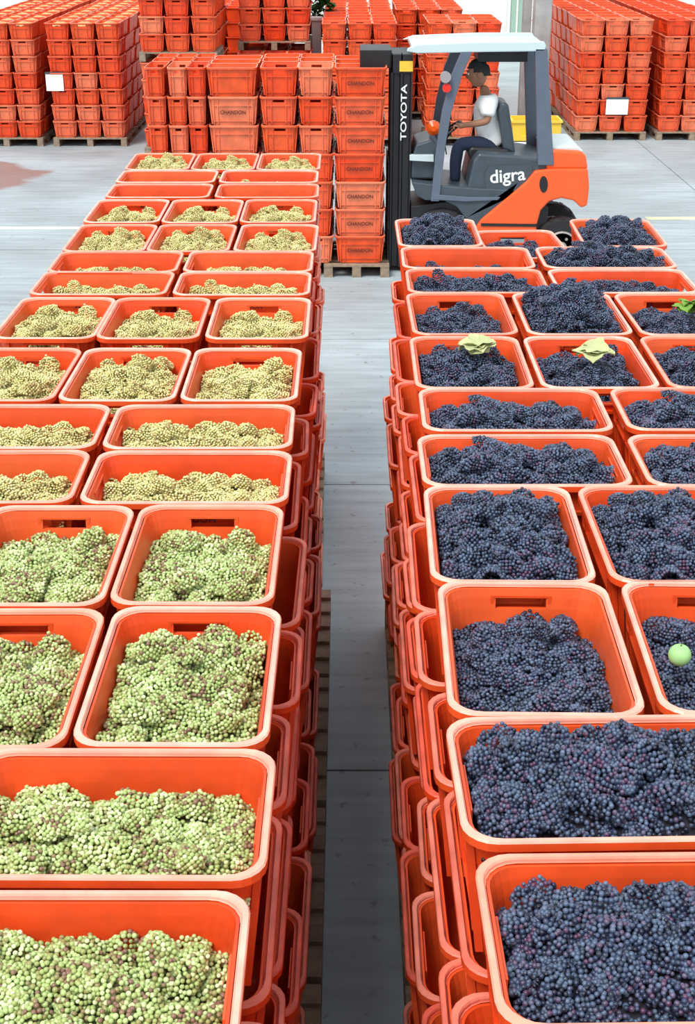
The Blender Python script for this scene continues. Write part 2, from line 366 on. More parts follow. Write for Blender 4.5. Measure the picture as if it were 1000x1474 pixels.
# ------------------------------------------------------------ grapes
def ico(sub):
    b = bmesh.new(); bmesh.ops.create_icosphere(b, subdivisions=sub, radius=1)
    v = np.array([x.co[:] for x in b.verts]); f = np.array([[q.index for q in x.verts] for x in b.faces]); b.free(); return v, f
def half_ico(sub, cut):
    "a berry without the faces that look straight down, which nothing can see in a heap"
    v, f = ico(sub); f = f[v[f].mean(1)[:,2] > cut]; u = np.unique(f); m = np.full(len(v), -1); m[u] = np.arange(len(u))
    return v[u], m[f]
ICO = {'near': half_ico(2, -.55), 'far': half_ico(1, -.7)}
def heap_mesh(name, seed, berry=.0048, dome=.058, hx=.162, hy=.261, tall=0, lod='near', kind='green_grape'):
    ICV, ICF = ICO[lod]
    r = np.random.default_rng(seed)
    def surf(x, y):
        u = np.clip(1-(np.abs(x)/(hx*1.1))**3.2, 0, 1); v = np.clip(1-(np.abs(y)/(hy*1.1))**3.2, 0, 1)
        return -.096 + (dome+tall)*(u*v)**.7 + .012*np.sin(x*23+seed)*np.cos(y*17+seed*2)
    B = []
    sx, sy = .050, .054
    for i in range(int(2*hx/sx)+1):
        for j in range(int(2*hy/sy)+1):
            x = -hx+.008+i*(2*hx-.016)/int(2*hx/sx)+r.normal(0,.009); y = -hy+.008+j*(2*hy-.016)/int(2*hy/sy)+r.normal(0,.009)
            a = r.uniform(0,math.pi*2); tilt = r.normal(0,.35); ln = r.uniform(.036,.062); w = r.uniform(.022,.034)
            z = surf(x,y)-.014+r.normal(0,.017)
            d = np.array([math.cos(a)*math.cos(tilt), math.sin(a)*math.cos(tilt), math.sin(tilt)])
            e = np.cross(d,[0,0,1.]); e /= np.linalg.norm(e); g = np.cross(e,d)
            B.append((np.array([x,y,z]), np.stack([d,e,g]), np.array([ln,w,w*.95])))
    P = []; 
    for bi,(c,R,ax) in enumerate(B):
        area = 4*math.pi*(((ax[0]*ax[1])**1.6*2+(ax[1]*ax[2])**1.6)/3)**(1/1.6)
        n = int(area/((berry*2)**2*.80))
        k = np.arange(n)+.5; ph = np.arccos(1-2*k/n); th = math.pi*(1+5**.5)*k+r.uniform(0,6)
        u = np.stack([np.cos(th)*np.sin(ph), np.sin(th)*np.sin(ph), np.cos(ph)],1)
        taper = 1-.28*u[:,0:1]
        loc = u*ax; loc[:,1:] *= taper
        loc *= 1+r.normal(0,.07,(n,1))
        p = c + loc@R
        nz = (u@R)[:,2]
        keep = nz > -.25
        p = p[keep]
        for bj,(c2,R2,ax2) in enumerate(B):
            if bj == bi: continue
            q = (p-c2)@R2.T/ax2
            p = p[(q**2).sum(1) > .72]
            if len(p) == 0: break
        P.append(p)
    P = np.concatenate(P)
    P = P[(np.abs(P[:,0]) < hx+.007) & (np.abs(P[:,1]) < hy+.007)]
    # loose berries lying where no bunch covers the bulk
    c_ = .009; top_ = P[np.abs(P[:,2] - surf(P[:,0],P[:,1])+.018) < .010]; occ = set((int(a//c_), int(b//c_)) for a,b in top_[:,:2]); add = []
    for i in range(int(-hx/c_), int(hx/c_)+1):
        for j in range(int(-hy/c_), int(hy/c_)+1):
            if sum((i+a,j+b) in occ for a in (-1,0,1) for b in (-1,0,1)) < 7 and (i,j) not in occ:
                x, y = (i+.5)*c_+r.normal(0,.001), (j+.5)*c_+r.normal(0,.001)
                if abs(x) < hx+.004 and abs(y) < hy+.004: add.append((x, y, surf(x,y)-.022+r.uniform(0,.010)))
    if add: P = np.concatenate([P, np.array(add)]); print('loose', len(add))
    n = len(P); rad = berry*r.uniform(.82,1.12,n)
    vs = (P[:,None,:] + ICV[None]*rad[:,None,None]).reshape(-1,3)
    fs = (ICF[None] + (np.arange(n)*len(ICV))[:,None,None]).reshape(-1,3)
    # solid bulk under the top bunches, resting on the crate's floor
    gx, gy = 21, 31; X, Y = np.meshgrid(np.linspace(-hx,hx,gx), np.linspace(-hy,hy,gy), indexing='ij')
    Z = surf(X,Y)-.034
    top = np.stack([X,Y,Z],-1).reshape(-1,3); base = len(vs)
    vs = np.concatenate([vs, top, np.array([[-.136,-.234,-.31],[.136,-.234,-.31],[.136,.234,-.31],[-.136,.234,-.31]])])
    id_ = lambda i,j: base+i*gy+j
    extra = []
    for i in range(gx-1):
        for j in range(gy-1): extra.append((id_(i,j),id_(i+1,j),id_(i+1,j+1),id_(i,j+1)))
    cb = base+gx*gy
    extra.append((cb,cb+3,cb+2,cb+1))
    extra.append(tuple([cb,cb+1]+[id_(i,0) for i in range(gx-1,-1,-1)])); extra.append(tuple([cb+2,cb+3]+[id_(i,gy-1) for i in range(gx)]))
    extra.append(tuple([cb+3,cb]+[id_(0,j) for j in range(gy)])); extra.append(tuple([cb+1,cb+2]+[id_(gx-1,j) for j in range(gy-1,-1,-1)]))
    vs[:,2] += .31
    me = bpy.data.meshes.new(name)
    me.from_pydata(vs.tolist(), [], fs.tolist()+extra)
    me.materials.append(M[kind]); me.materials.append(M['stem_shade_dark' if kind == 'black_grape' else 'stem_shade_green'])
    mi = np.zeros(len(me.polygons), dtype=np.int32); mi[len(fs):] = 1
    me.polygons.foreach_set('material_index', mi)
    sm = np.ones(len(me.polygons), dtype=bool); sm[len(fs):] = False; me.polygons.foreach_set('use_smooth', sm)
    me.update(); print(name, n, 'berries', len(me.polygons)); return me
M['stem_shade_green'] = mat('green_brown_stem_shadow', (.13,.14,.05), .8)  # bulk under the bunches: stem colour darkened for the shadow between them
M['stem_shade_dark'] = mat('dark_stem_shadow', (.02,.018,.03), .9)  # stems and shadow in one dark colour, under the black grapes
HEAP = {}
def heap(kind, lod, var):
    lod = {'green_grape': 'near', 'ripe_grape': 'far'}.get(kind, lod)
    if var == 2 and kind != 'black_grape': var = 1
    if var == 1 and kind == 'black_grape' and lod == 'near': var = 2
    k = (kind, lod, var)
    if k not in HEAP:
        HEAP[k] = heap_mesh('%s_heap' % kind, (3,11,5)[var], kind=kind, lod=lod, **[dict(), dict(dome=.07), dict(tall=.05)][var])
    return HEAP[k]
def grapes(x, y, ztop, rz, kind, var, dz, label, flip=0, sz=1):
    me = heap(kind, 'near' if y < 4.3 else 'far', var)
    o = inst('grape_heap', me, (x,y,ztop-CH+.0125), (0,0,rz+math.pi*flip), (1,1,(.31+dz)/.31))
    tag(o, label, 'grapes', kind='stuff'); return o

# ------------------------------------------------------------ pallets
PB = {}
def pallet_parts(w, d, nb):
    key = (w,d,nb)
    if key in PB: return PB[key]
    bw = .1; L = []
    bt = MB().box((0,0,.122),(w,bw,.144)).mesh('board', M['wood'])
    bb = MB().box((0,0,0),(.1,d,.02)).mesh('skid', M['wood'])
    bl = MB().box((0,0,.02),(.1,.12,.10)).mesh('block', M['wood'])
    st = MB().box((0,0,.10),(.1,d,.122)).mesh('rail', M['wood'])
    for i in range(nb): L.append(('board', bt, (0, i*(d-bw)/(nb-1), 0)))
    for x in (0,(w-.1)/2,w-.1):
        L.append(('skid', bb, (x,0,0))); L.append(('stringer', st, (x,0,0)))
        for y in (0,(d-.12)/2,d-.12): L.append(('block', bl, (x,y,0)))
    PB[key] = L; return L
def pallet(x, y, z, w, d, nb, label, group=None):
    r = empty('wooden_pallet', (x,y,z)); tag(r, label, 'pallet', group)
    for n,me,loc in pallet_parts(w,d,nb): inst(n, me, loc, parent=r)
    return r

# ------------------------------------------------------------ the two blocks of full crates
ORD = ['front','second','third','fourth','fifth','sixth','seventh','eighth','ninth','tenth','eleventh','twelfth','thirteenth','fourteenth','fifteenth','sixteenth']
NTH = ['first']+ORD[1:]
def block(side, bounds, pitch_z, h, inner, sgn, palletrot, ripe_from):
    """bounds: list of (near y, split y, far y, first) ; first = '2' when the two-across row is the nearer one"""
    colour = 'green' if side == 'left' else 'black'
    ztop = CAMZ-h
    pile = Pile(); row = 0
    for pi,(yn,ys_,yf,first,xtop,xlow,xpal) in enumerate(bounds):
        rows = [(yn,ys_,first),(ys_,yf,'3' if first == '2' else '2')]
        for layer in range(7):
            z = ztop - CH - (6-layer)*pitch_z
            if layer == 6: lr = rows
            elif layer % 2 == 0: lr = rows
            else:   # turned pattern on every other layer, the way pallets are bound
                m = yf - (ys_-yn); o = '3' if first == '2' else '2'
                lr = [(yn, m, o),(m, yf, first)]
            for ri,(a,b,t) in enumerate(lr):
                cnt = 3 if t == '3' else 2
                rname = None
                for c in range(cnt):
                    wid = inner['w3'] if t == '3' else inner['w2']
                    x0 = (xtop if layer == 6 else xlow + .02*math.sin(pi*3.1+layer*2.3+ri))
                    x = sgn*(x0 + wid*(c+.5)); y = (a+b)/2
                    rz = (0 if t == '3' else math.pi/2) + random.gauss(0,.006)
                    x += random.gauss(0,.004); y += random.gauss(0,.003)
                    if layer == 6 and not unseen():
                        r_i = row+ri; rn = ORD[r_i]
                        pos = (['nearest the aisle','in the middle','on the outer edge'] if t == '3' else ['nearest the aisle','on the outer edge'])[c]
                        key = (side, r_i, c); ov = OVER.get(key, {})
                        x += ov.get('dx',0); y += ov.get('dy',0); rz += ov.get('rz',0); zz = z+ov.get('dz',0)
                        text = None
                        if t == '2': text = ('chandon_small', (-(CW/2-.0045) if True else 0, 0, .268), -math.pi/2)
                        if ov.get('skip'): continue
                        row_words = f'{rn} row of {colour} grapes' if rn != 'front' else f'front row of {colour} grapes'
                        make_crate(x, y, zz, rz, f'orange crate with pale rim {pos}, {row_words}', f'full crates of {colour} grapes on top', True, text)
                        kind = 'black_grape' if side == 'right' else ('ripe_grape' if r_i >= ripe_from or (r_i*7+c) % 5 == 0 and r_i > 3 else 'green_grape')
                        word = 'dark blue-black' if side == 'right' else ('yellow-green' if kind == 'ripe_grape' else 'pale green')
                        var = ov.get('var', (r_i+c*2+pi) % 2); g_dz = ov.get('g', random.uniform(-.022,.008) - (.012 if t == '2' else 0)) - CH + .324
                        grapes(x, y, zz+CH, rz, kind, var, g_dz, f'{word} grape bunches in the crate {pos}, {row_words}', flip=random.random() < .5)
                    else:
                        vis = False
                        if layer < 6 and c == 0:   # beside the aisle: in the picture?
                            hh = CAMZ-z-.3; zc = y*CP+hh*SP
                            py = 737 - F*(y*SP - hh*CP)/zc
                            vis = py < 2300
                        if vis and not unseen():
                            r_i = row+ri
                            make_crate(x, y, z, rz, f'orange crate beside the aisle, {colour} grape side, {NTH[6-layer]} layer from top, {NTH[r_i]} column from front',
                                       f'stacked crates along the {side} side of the aisle', parts=(y < 6.5), rim='rim_shaded')
                        else: pile.add(x, y, z, rz)
        row += 2
        wtot = 1.24
        x = xpal if sgn > 0 else -xpal-wtot
        pallet(x, yn+.015, ztop-CH-6*pitch_z-.146, wtot, yf-yn-.03, 6,
               f'worn wooden pallet under the {NTH[pi]} load of {colour} grape crates from the front')
    pile.build('stacked_crate_pile', f'orange crates packed inside the {colour} grape block under the top layer', 'crates')

HL, HR = 1.6, 1.54
dL = lambda y: depth(y, HL); dR = lambda y: depth(y, HR)
HIDDEN = {i for a, b in [(3, 3), (6, 8), (10, 11), (13, 14), (24, 24), (27, 27), (29, 29), (42, 42), (45, 45), (79, 79), (81, 81), (83, 83), (87, 88), (97, 98), (102, 103), (113, 113), (117, 117), (130, 130), (132, 133), (135, 135), (138, 139), (141, 146), (155, 155), (158, 158), (160, 161), (173, 173), (194, 194), (242, 243), (249, 250), (255, 257), (262, 264), (269, 271), (297, 297), (300, 300), (303, 303), (306, 306), (309, 309), (312, 312), (315, 315), (353, 353), (356, 356), (359, 359), (384, 392), (402, 402), (417, 424), (427, 427), (430, 430), (433, 433), (436, 436), (463, 464), (468, 468), (470, 470), (473, 473), (476, 476), (479, 479), (481, 482), (485, 485)] for i in range(a, b+1)}
COUNT = [0]
def unseen():
    COUNT[0] += 1
    return COUNT[0]-1 in HIDDEN
OVER = {
 ('left',0,0):dict(dx=.012,g=-.025,var=1), ('left',0,1):dict(dx=.012,g=-.02), ('left',1,0):dict(dx=.03, g=-.035, var=1), ('left',1,1):dict(dx=.03,g=-.03),
 ('left',2,0):dict(g=-.01, var=1), ('left',2,1):dict(g=-.015,var=0), ('left',3,0):dict(dx=-.015,g=-.025,var=0), ('left',3,1):dict(dx=-.01,g=-.03,var=1),
 ('left',4,0):dict(g=-.03),('left',4,1):dict(g=-.035),('left',5,0):dict(g=-.02), ('left',6,0):dict(g=-.015,var=1), ('left',7,0):dict(g=-.02),
 ('left',8,0):dict(g=-.035), ('left',9,0):dict(g=-.05), ('left',8,1):dict(g=-.04), ('left',9,1):dict(g=-.05),
 ('left',12,0):dict(g=-.06),('left',12,1):dict(g=-.06),('left',13,0):dict(g=-.06),('left',13,1):dict(g=-.06),('left',11,0):dict(g=-.01),
 ('right',0,0):dict(g=-.01, var=2, dx=-.02), ('right',0,1):dict(dx=-.02), ('right',1,0):dict(g=.02, var=2, dx=-.03, rz=.01), ('right',1,1):dict(g=.02, var=2, dx=-.02),
 ('right',2,0):dict(g=-.045,dx=-.01,rz=-.02), ('right',2,1):dict(g=-.045,rz=-.02), ('right',3,0):dict(g=.01,var=2,dx=-.01,rz=-.015), ('right',3,1):dict(g=.01,var=2),
 ('right',4,0):dict(g=-.01), ('right',5,0):dict(g=-.03), ('right',6,0):dict(g=.01), ('right',6,1):dict(g=-.012,var=1), ('right',6,2):dict(g=.01,var=1),
 ('right',7,0):dict(g=-.02), ('right',7,1):dict(g=.05,var=2,dz=0), ('right',7,2):dict(g=-.015,var=1), ('right',8,0):dict(g=0), ('right',8,1):dict(g=-.02),
 ('right',9,0):dict(g=-.065), ('right',9,1):dict(g=.01,var=2), ('right',10,0):dict(g=.02,var=2), ('right',10,2):dict(g=.01,var=2,dx=.03,rz=-.03),
 ('right',10,1):dict(g=-.02,dx=-.01,dz=-.06,rz=.06),
}
LB = [ # near row, split, far row
 (dL(1285)-.43-.02, dL(1285), None)]
left = [
 (1.50, 1.93, 2.52, 'x', 0,0,0)]
# each load: near y, split y, far y, which row is nearer, inner x of top layer, of lower layers, of the pallet
left = [(1.49,  1.925, 1.935+.0, '2', .168,.135,.10)]
L_b = [dL(1262), dL(1075), dL(873), dL(727), dL(645), dL(583), dL(495), dL(424), dL(390), dL(362), dL(322), dL(285), dL(263), dL(250), dL(232)]
left = [
 (L_b[0],L_b[1],L_b[2],'2',.160,.130,.10),
 (L_b[2]+.01,L_b[3],L_b[4],'3',.165,.135,.10),
 (L_b[4]+.01,L_b[5],L_b[6],'2',.170,.140,.10),
 (L_b[6]+.03,L_b[7],L_b[8],'3',.160,.130,.10),
 (L_b[8]+.01,L_b[9],L_b[10],'2',.155,.150,.10),
 (L_b[10]+.01,L_b[11],L_b[12],'3',.165,.160,.16),
 (L_b[12]+.01,L_b[12]+.44,L_b[12]+1.07,'2',.17,.165,.17)]
front_l = (L_b[0]-1.08, L_b[0]-.46, L_b[0]-.025, '3', .170,.12,.10)
R_b = [dR(1210), dR(1030), dR(835), dR(703), dR(622), dR(558), dR(484), dR(420), dR(388), dR(353), dR(315)]
right = [
 (R_b[0],R_b[1],R_b[2],'2',.210,.185,.22),
 (R_b[2]+.01,R_b[3],R_b[4],'3',.205,.185,.22),
 (R_b[4]+.02,R_b[5],R_b[6],'2',.225,.19,.22),
 (R_b[6]+.01,R_b[7],R_b[8],'3',.240,.20,.22),
 (R_b[8]+.01,R_b[9],R_b[10],'2',.235,.20,.22)]
front_r = (R_b[0]-1.09, R_b[0]-.455, R_b[0]-.02, '3', .235,.175,.22)
# row 0 of each block is the near row of the load in front, mostly below the picture
def shift_over(side):
    global OVER
    new = {}
    for (s,r,c),v in OVER.items():
        new[(s,r+(1 if s == side else 0),c)] = v
    OVER = new
shift_over('left'); shift_over('right')
ORD = ['nearest'] + ORD[0:1] + ORD[1:]
block('left', [front_l]+left, .311, HL, dict(w3=.423,w2=.632), -1, 0, 5)
block('right', [front_r]+right, .32, HR, dict(w3=.437,w2=.645), 1, 0, 99)

# odd things lying on the black grapes
def leaf_thing(name, px, py, D, size, m, label, cat, seed):
    p = at(px, py, D)+Vector((0,0,.012)); r = random.Random(seed)
    root = empty(name, p); tag(root, label, cat)
    for k in range(5):
        a = r.uniform(0,6.28); mb = MB(); n = 9; ln = size*r.uniform(.7,1.1)
        vs = []; 
        for i in range(n):
            t = i/(n-1); w = ln*.42*math.sin(math.pi*min(1,t*.92+.06))**.7*(1+.25*math.sin(t*14))
            x = t*ln; z = .02*math.sin(t*3)+.004*r.random()
            vs += [(x,-w,z+.01),(x,0,z),(x,w,z+.012),(x,-w,z+.0085),(x,0,z-.0015),(x,w,z+.0105)]
        fs = []
        for i in range(n-1):
            a0 = i*6; b0 = a0+6
            fs += [(a0,b0,b0+1,a0+1),(a0+1,b0+1,b0+2,a0+2),(a0+4,b0+4,b0+3,a0+3),(a0+5,b0+5,b0+4,a0+4),(a0,a0+3,b0+3,b0),(a0+2,b0+2,b0+5,a0+5)]
        mb.add(vs, fs); o = mb.build('leaf', m, root, loc=(-.35*ln*math.cos(a)+r.uniform(-.01,.01), -.35*ln*math.sin(a), .004*k)); o.rotation_euler = (r.uniform(-.3,.3), r.uniform(-.2,.2), a)
    return root
zr = CAMZ-HR
leaf_thing('vine_leaves', 688, 512, dR(512), .12, M['pale_leaf'], 'pale yellow vine leaves lying on black grapes in the crate by the aisle', 'leaves', 1)
leaf_thing('vine_leaves', 850, 518, dR(518)-.02, .13, M['pale_leaf'], 'pale cream vine leaves lying on black grapes in a middle crate', 'leaves', 2)
M['lime_leaf'] = mat('bright_green_leaf', (.22,.42,.06), .6, noise=.25, trans=.2)
leaf_thing('vine_leaves', 990, 452, dR(452), .11, M['lime_leaf'], 'bright green vine leaves on black grapes at the right edge', 'leaves', 3)
D = dR(943)+.0
p = at(978, 943, D)
b = bmesh.new(); bmesh.ops.create_uvsphere(b, u_segments=20, v_segments=14, radius=.0255)
for v in b.verts:
    rr = math.hypot(v.co.x, v.co.y)
    if v.co.z > .018: v.co.z -= .25*(.012-min(.012,rr))
me = bpy.data.meshes.new('green_fruit'); b.to_mesh(me); b.free(); me.shade_smooth(); me.materials.append(M['melon'])
GF = inst('green_fruit', me, p); tag(GF, 'round pale green apple lying on the black grapes at the right edge', 'fruit')
MB().tube([(0,0,.018),(.001,0,.026),(.004,.001,.031)], .0015, 6).build('stem', M['stemm'], GF)

# ------------------------------------------------------------ stack carried by the forklift, with its neighbours
DC = 15.3; PZ = .302
zb = .15
base_z = zb
cols = [(480,557,'wide'),(428,480,'narrow'),(372,428,'narrow'),(297,371,'wide'),(268,297,'slim'),(238,268,'slim'),(208,238,'slim')]
cargo = Pile()
lnames = ['bottom','second','third','fourth','fifth','sixth','top']
cword = ['nearest the forklift mast','second from the forklift mast','third from the forklift mast','fourth from the forklift mast','fifth from the forklift mast','sixth from the forklift mast','at the far left end']
for ci,(xa,xb_,t) in enumerate(cols):
    X0, X1 = xat(xa, DC, 1.9), xat(xb_, DC, 1.9); w = X1-X0; cx = (X0+X1)/2
    for l in range(7):
        z = base_z + l*PZ; jx = random.gauss(0,.006)
        if unseen(): cargo.add(cx, DC+(CW if t == 'wide' else CL)/2, z, math.pi/2 if t == 'wide' else 0, (1,(w-.01)/CL,.96) if t == 'wide' else ((w-.008)/CW,1,.96)); continue
        if t == 'wide':
            o = inst('harvest_crate', ME['whole_pale' if (ci+l)%3 else 'whole'], (cx+jx, DC+CW/2, z), (0,0,math.pi/2), (1, (w-.01)/CL, .96))
            if ci == 0 or l == 5: inst('lettering', ME['chandon_big'], (-(CW/2-.024), 0, .15), (math.pi/2-.07,0,-math.pi/2), parent=o)
            dpt = CW
        else:
            o = inst('harvest_crate', ME['whole_pale' if (ci+l)%2 else 'whole'], (cx+jx, DC+CL/2, z), (0,0,0), ((w-.008)/CW, 1, .96)); dpt = CL
        tag(o, f'empty orange crate in the forklift load, {lnames[l]} layer, column {cword[ci]}', 'crate', 'crates carried in front of the forklift')
        y = DC+dpt
        while y < DC+1.15:
            cargo.add(cx, y+CW/2+.01, z, math.pi/2, (1,(w-.01)/CL,.96)); y += CW+.01
cargo.build('stacked_crate_pile', 'orange crates at the back of the forklift load', 'crates')
pl = pallet(xat(466,DC,3.85), DC-.03, .0, xat(560,DC,3.85)-xat(466,DC,3.85), 1.2, 6, 'worn grey wooden pallet on the forks under the crate stack')
pallet(xat(297,DC,3.85), DC-.03, 0, 1.24, 1.2, 6, 'wooden pallet hidden behind the green grapes under the middle of the carried crates')

# ------------------------------------------------------------ stacks at the back of the yard
BZ = .265; BS = .85
def bgstack(x0, D, n, layers, z0, nd, word, indiv=True, seed=0, cols=3, top_grapes=False, pal=True, m='crate'):
    r = random.Random(seed); pile = Pile(); wp = .42
    for l in range(layers):
        z = z0+.145+l*BZ
        for c in range(cols):
            x = x0+wp*(c+.5)
            if indiv and not unseen():
                o = inst('harvest_crate', ME['whole_pale' if r.random() < .4 else 'whole'], (x+r.gauss(0,.005), D+CL/2+r.gauss(0,.01), z), (0,0,r.gauss(0,.008)), (1,1,BS))
                cw = ['left','middle','right'][c] if cols == 3 else (['left','right'][c] if cols == 2 else 'only')
                tag(o, f'small distant orange crate, {lnames[l] if l < 6 or layers < 7 else "top"} layer, {cw} column, {word}', 'crate', f'crates in the {word}')
            else: pile.add(x, D+CL/2, z, 0, (1,1,BS))
            y = D+CL+.02
            for k in range(nd):
                pile.add(x+r.gauss(0,.008), y+CL/2, z, r.gauss(0,.01), (1,1,BS)); y += CL+.02
    if top_grapes:   # loose yellow-green grapes filling the far crates of the top layer
        g = MB(); zt_ = z0+.145+(layers-1)*BZ+.324*BS; rr = random.Random(seed)
        for c in range(cols):
            for k in range(nd+1):
                cx_, cy_ = x0+wp*(c+.5), D+CL/2+k*(CL+.02); n1, n2 = 9, 13
                vs = [(cx_+(i/(n1-1)-.5)*.31, cy_+(j/(n2-1)-.5)*.51, zt_-.05+.05*math.sin(math.pi*i/(n1-1))*math.sin(math.pi*j/(n2-1))+rr.uniform(-.012,.012)) for i in range(n1) for j in range(n2)]
                nv = len(vs); vs += [(a_,b_,zt_-.2) for a_,b_,_ in vs]
                fs = [(i*n2+j,(i+1)*n2+j,(i+1)*n2+j+1,i*n2+j+1) for i in range(n1-1) for j in range(n2-1)]
                fs += [(j,nv+j,nv+j+1,j+1)[::-1] for j in range(n2-1)]
                g.add(vs, fs)
        tag(g.build('grape_heap', M['far_grape'], fix=False), f'yellow-green grapes filling the top crates of the {word}', 'grapes', kind='stuff')
    pile.build('stacked_crate_pile', f'rows of orange crates behind the front of the {word}', 'crates', m)
    if pal: 
        pallet(x0, D, z0, wp*cols, 1.2, 6, f'wooden pallet at the foot of the {word}' if z0 < .1 else f'wooden pallet between the two tiers of the {word}')
        if z0 < .1:
            for k in range(1, max(1,int(nd*.63/1.25))+0):
                pallet(x0, D+k*1.26, z0, wp*cols, 1.2, 6, f'wooden pallet, {NTH[k]} from the front, under the {word}')
bgstack(-5.06, 24.16, 3, 7, 0, 13, 'second stack from the left', seed=1, top_grapes=True)
bgstack(-6.50, 24.16, 3, 7, 0, 13, 'leftmost stack', seed=2, top_grapes=True)
bgstack(4.0, 24.8, 3, 7, 0, 10, 'stack with a white sheet on the right', seed=3)
bgstack(5.45, 24.8, 3, 7, 0, 10, 'rightmost stack', seed=4)
bgstack(-3.36, 23.2, 3, 5, 0, 3, 'lower tier behind the load, left', seed=5)
bgstack(-3.36, 23.2, 3, 6, 1.50, 3, 'upper tier behind the load, left', seed=6)
bgstack(-1.88, 23.9, 3, 5, 0, 3, 'lower tier behind the load, centre', seed=7)
bgstack(-1.90, 25.0, 3, 6, 1.50, 2, 'upper tier behind the load, centre', seed=8)
bgstack(-.43, 24.1, 3, 7, 0, 10, 'stack left of the forklift roof', seed=9)
bgstack(1.33, 24.2, 3, 7, 0, 2, 'stack behind the driver', seed=10)
bgstack(.90, 27.2, 3, 7, 0, 5, 'far stack over the forklift roof', seed=11)
bgstack(-2.75, 27.6, 4, 7, 0, 3, 'far stack left of the white post', seed=12, cols=4, indiv=False)

def sheet(px0,py0,px1,py1,D,label):
    a = at(px0,py0,D-.02); b_ = at(px1,py1,D-.02)
    r = MB().box((a.x,D-.012,b_.z),(b_.x,D-.008,a.z)).build('paper_sheet', M['paper']); tag(r, label, 'paper')
    MB().box((a.x-.005,D-.016,a.z),(b_.x+.005,D-.004,a.z+.035)).build('clip_strip', M['grey'], r)
sheet(65,107,92,131, 24.16, 'white paper sheet fixed to the second crate stack from the left')
sheet(873,143,903,165, 24.8, 'white paper sheet fixed to the crate stack right of the forklift')

# pillars, post, shrub, window at the back
P0 = at(777,192,26.5)
pr = MB().box((at(766,100,26).x,26,0),(at(786,100,26).x+.05,26.4,6)).build('concrete_pillar', M['pillar'], bev=.02); tag(pr, 'pale grey concrete pillar rising behind the forklift cab', 'pillar')
pr = MB().box((at(752,60,27).x,27,0),(at(763,60,27).x,27.3,6)).build('concrete_pillar', M['pillar'], bev=.02); tag(pr, 'narrow darker pillar left of the pale pillar over the forklift roof', 'pillar')
pr = MB().box((at(448,60,26).x,26.2,0),(at(462,60,26).x,26.4,at(455,30,26.2).z)).box((at(446,60,26).x,26.15,at(455,30,26.2).z),(at(464,60,26).x,26.45,at(455,30,26.2).z+.06)).build('white_post', M['plaster'], bev=.01); tag(pr, 'short white post between the back stacks under a green shrub', 'post')
sh = empty('shrub', (at(452,10,27.2).x, 27.2, 0)); tag(sh, 'dark green shrub showing between the back stacks', 'shrub')
MB().tube([(0,0,0),(.03,0,.8),(0,.05,1.6)], [.05,.04,.02]).build('trunk', M['stemm'], sh)
mb = MB()
for k in range(700):
    a = random.uniform(0,6.28); e = math.acos(random.uniform(-1,1)); q = random.uniform(.6,1)
    c = Vector((.38*q*math.sin(e)*math.cos(a), .38*q*math.sin(e)*math.sin(a), 2.1+.75*q*math.cos(e)))
    R = Matrix.Rotation(random.uniform(0,6.28),3,'Z') @ Matrix.Rotation(random.uniform(-1,1),3,'X')
    vs = [c+R@Vector(v) for v in ((0,-.1,0),(.05,0,.008),(0,.1,0),(-.05,0,.008))]
    mb.add(vs, [(0,1,2,3)])
tag(mb.build('foliage', M['leaf'], sh, fix=False), kind='stuff')
wn = empty('window_1', (at(733,40,37.9).x, 37.9, 0)); tag(wn, kind='structure')
wx = at(753,40,37.9).x-at(733,40,37.9).x
MB().box((0,-.02,.3),(wx,0,2.4)).build('pane', M['glass'], wn)
MB().box((-.06,-.06,.25),(0,.05,2.45)).box((wx,-.06,.25),(wx+.06,.05,2.45)).box((-.06,-.06,2.4),(wx+.06,.05,2.5)).box((-.06,-.06,.2),(wx+.06,.05,.3)).box((wx/2-.02,-.05,.3),(wx/2+.02,0,2.4)).build('window_frame', M['plaster'], wn)

# yellow crate on a white tub behind the truck
Dy = 20.0; a = at(738,177,Dy); b_ = at(806,204,Dy)
yb = empty('yellow_bin', ((a.x+b_.x)/2, Dy+.25, b_.z)); tag(yb, 'yellow plastic bin with a dark hand hole behind the forklift seat', 'bin')
w2 = (b_.x-a.x)/2; hh = a.z-b_.z
mb = MB(); t = .012
hx0,hx1,hz0,hz1 = -w2+.13,-w2+.31,hh*.28,hh*.72
mb.box((-w2,-.25,0),(hx0,-.25+t,hh)).box((hx1,-.25,0),(w2,-.25+t,hh)).box((hx0,-.25,0),(hx1,-.25+t,hz0)).box((hx0,-.25,hz1),(hx1,-.25+t,hh))
mb.box((-w2,-.25+t,0),(-w2+t,.25,hh)).box((w2-t,-.25+t,0),(w2,.25,hh)).box((-w2,.25-t,0),(w2,.25,hh)).box((-w2,-.25,0),(w2,.25,t))
mb.build('body', M['yellow'], yb)
mb = MB().box((-w2-.02,-.27,hh),(w2+.02,-.24,hh+.03)).box((-w2-.02,.24,hh),(w2+.02,.27,hh+.03)).box((-w2-.02,-.24,hh),(-w2+.01,.24,hh+.03)).box((w2-.01,-.24,hh),(w2+.02,.24,hh+.03)); mb.build('rim', M['yellow'], yb)
wt = empty('white_tub', ((a.x+b_.x)/2, Dy+.25, 0)); tag(wt, 'white plastic tub carrying the yellow bin behind the forklift', 'tub')
zt = b_.z-.002
mb = MB(); k = .88
v0 = [(-w2*k,-.22,0),(w2*k,-.22,0),(w2*k,.22,0),(-w2*k,.22,0)]; v1 = [(-w2,-.25,zt-.04),(w2,-.25,zt-.04),(w2,.25,zt-.04),(-w2,.25,zt-.04)]
mb.add(v0+v1, [(3,2,1,0),(4,5,6,7)]+[(i,(i+1)%4,(i+1)%4+4,i+4) for i in range(4)]); mb.build('body', M['plaster'], wt)
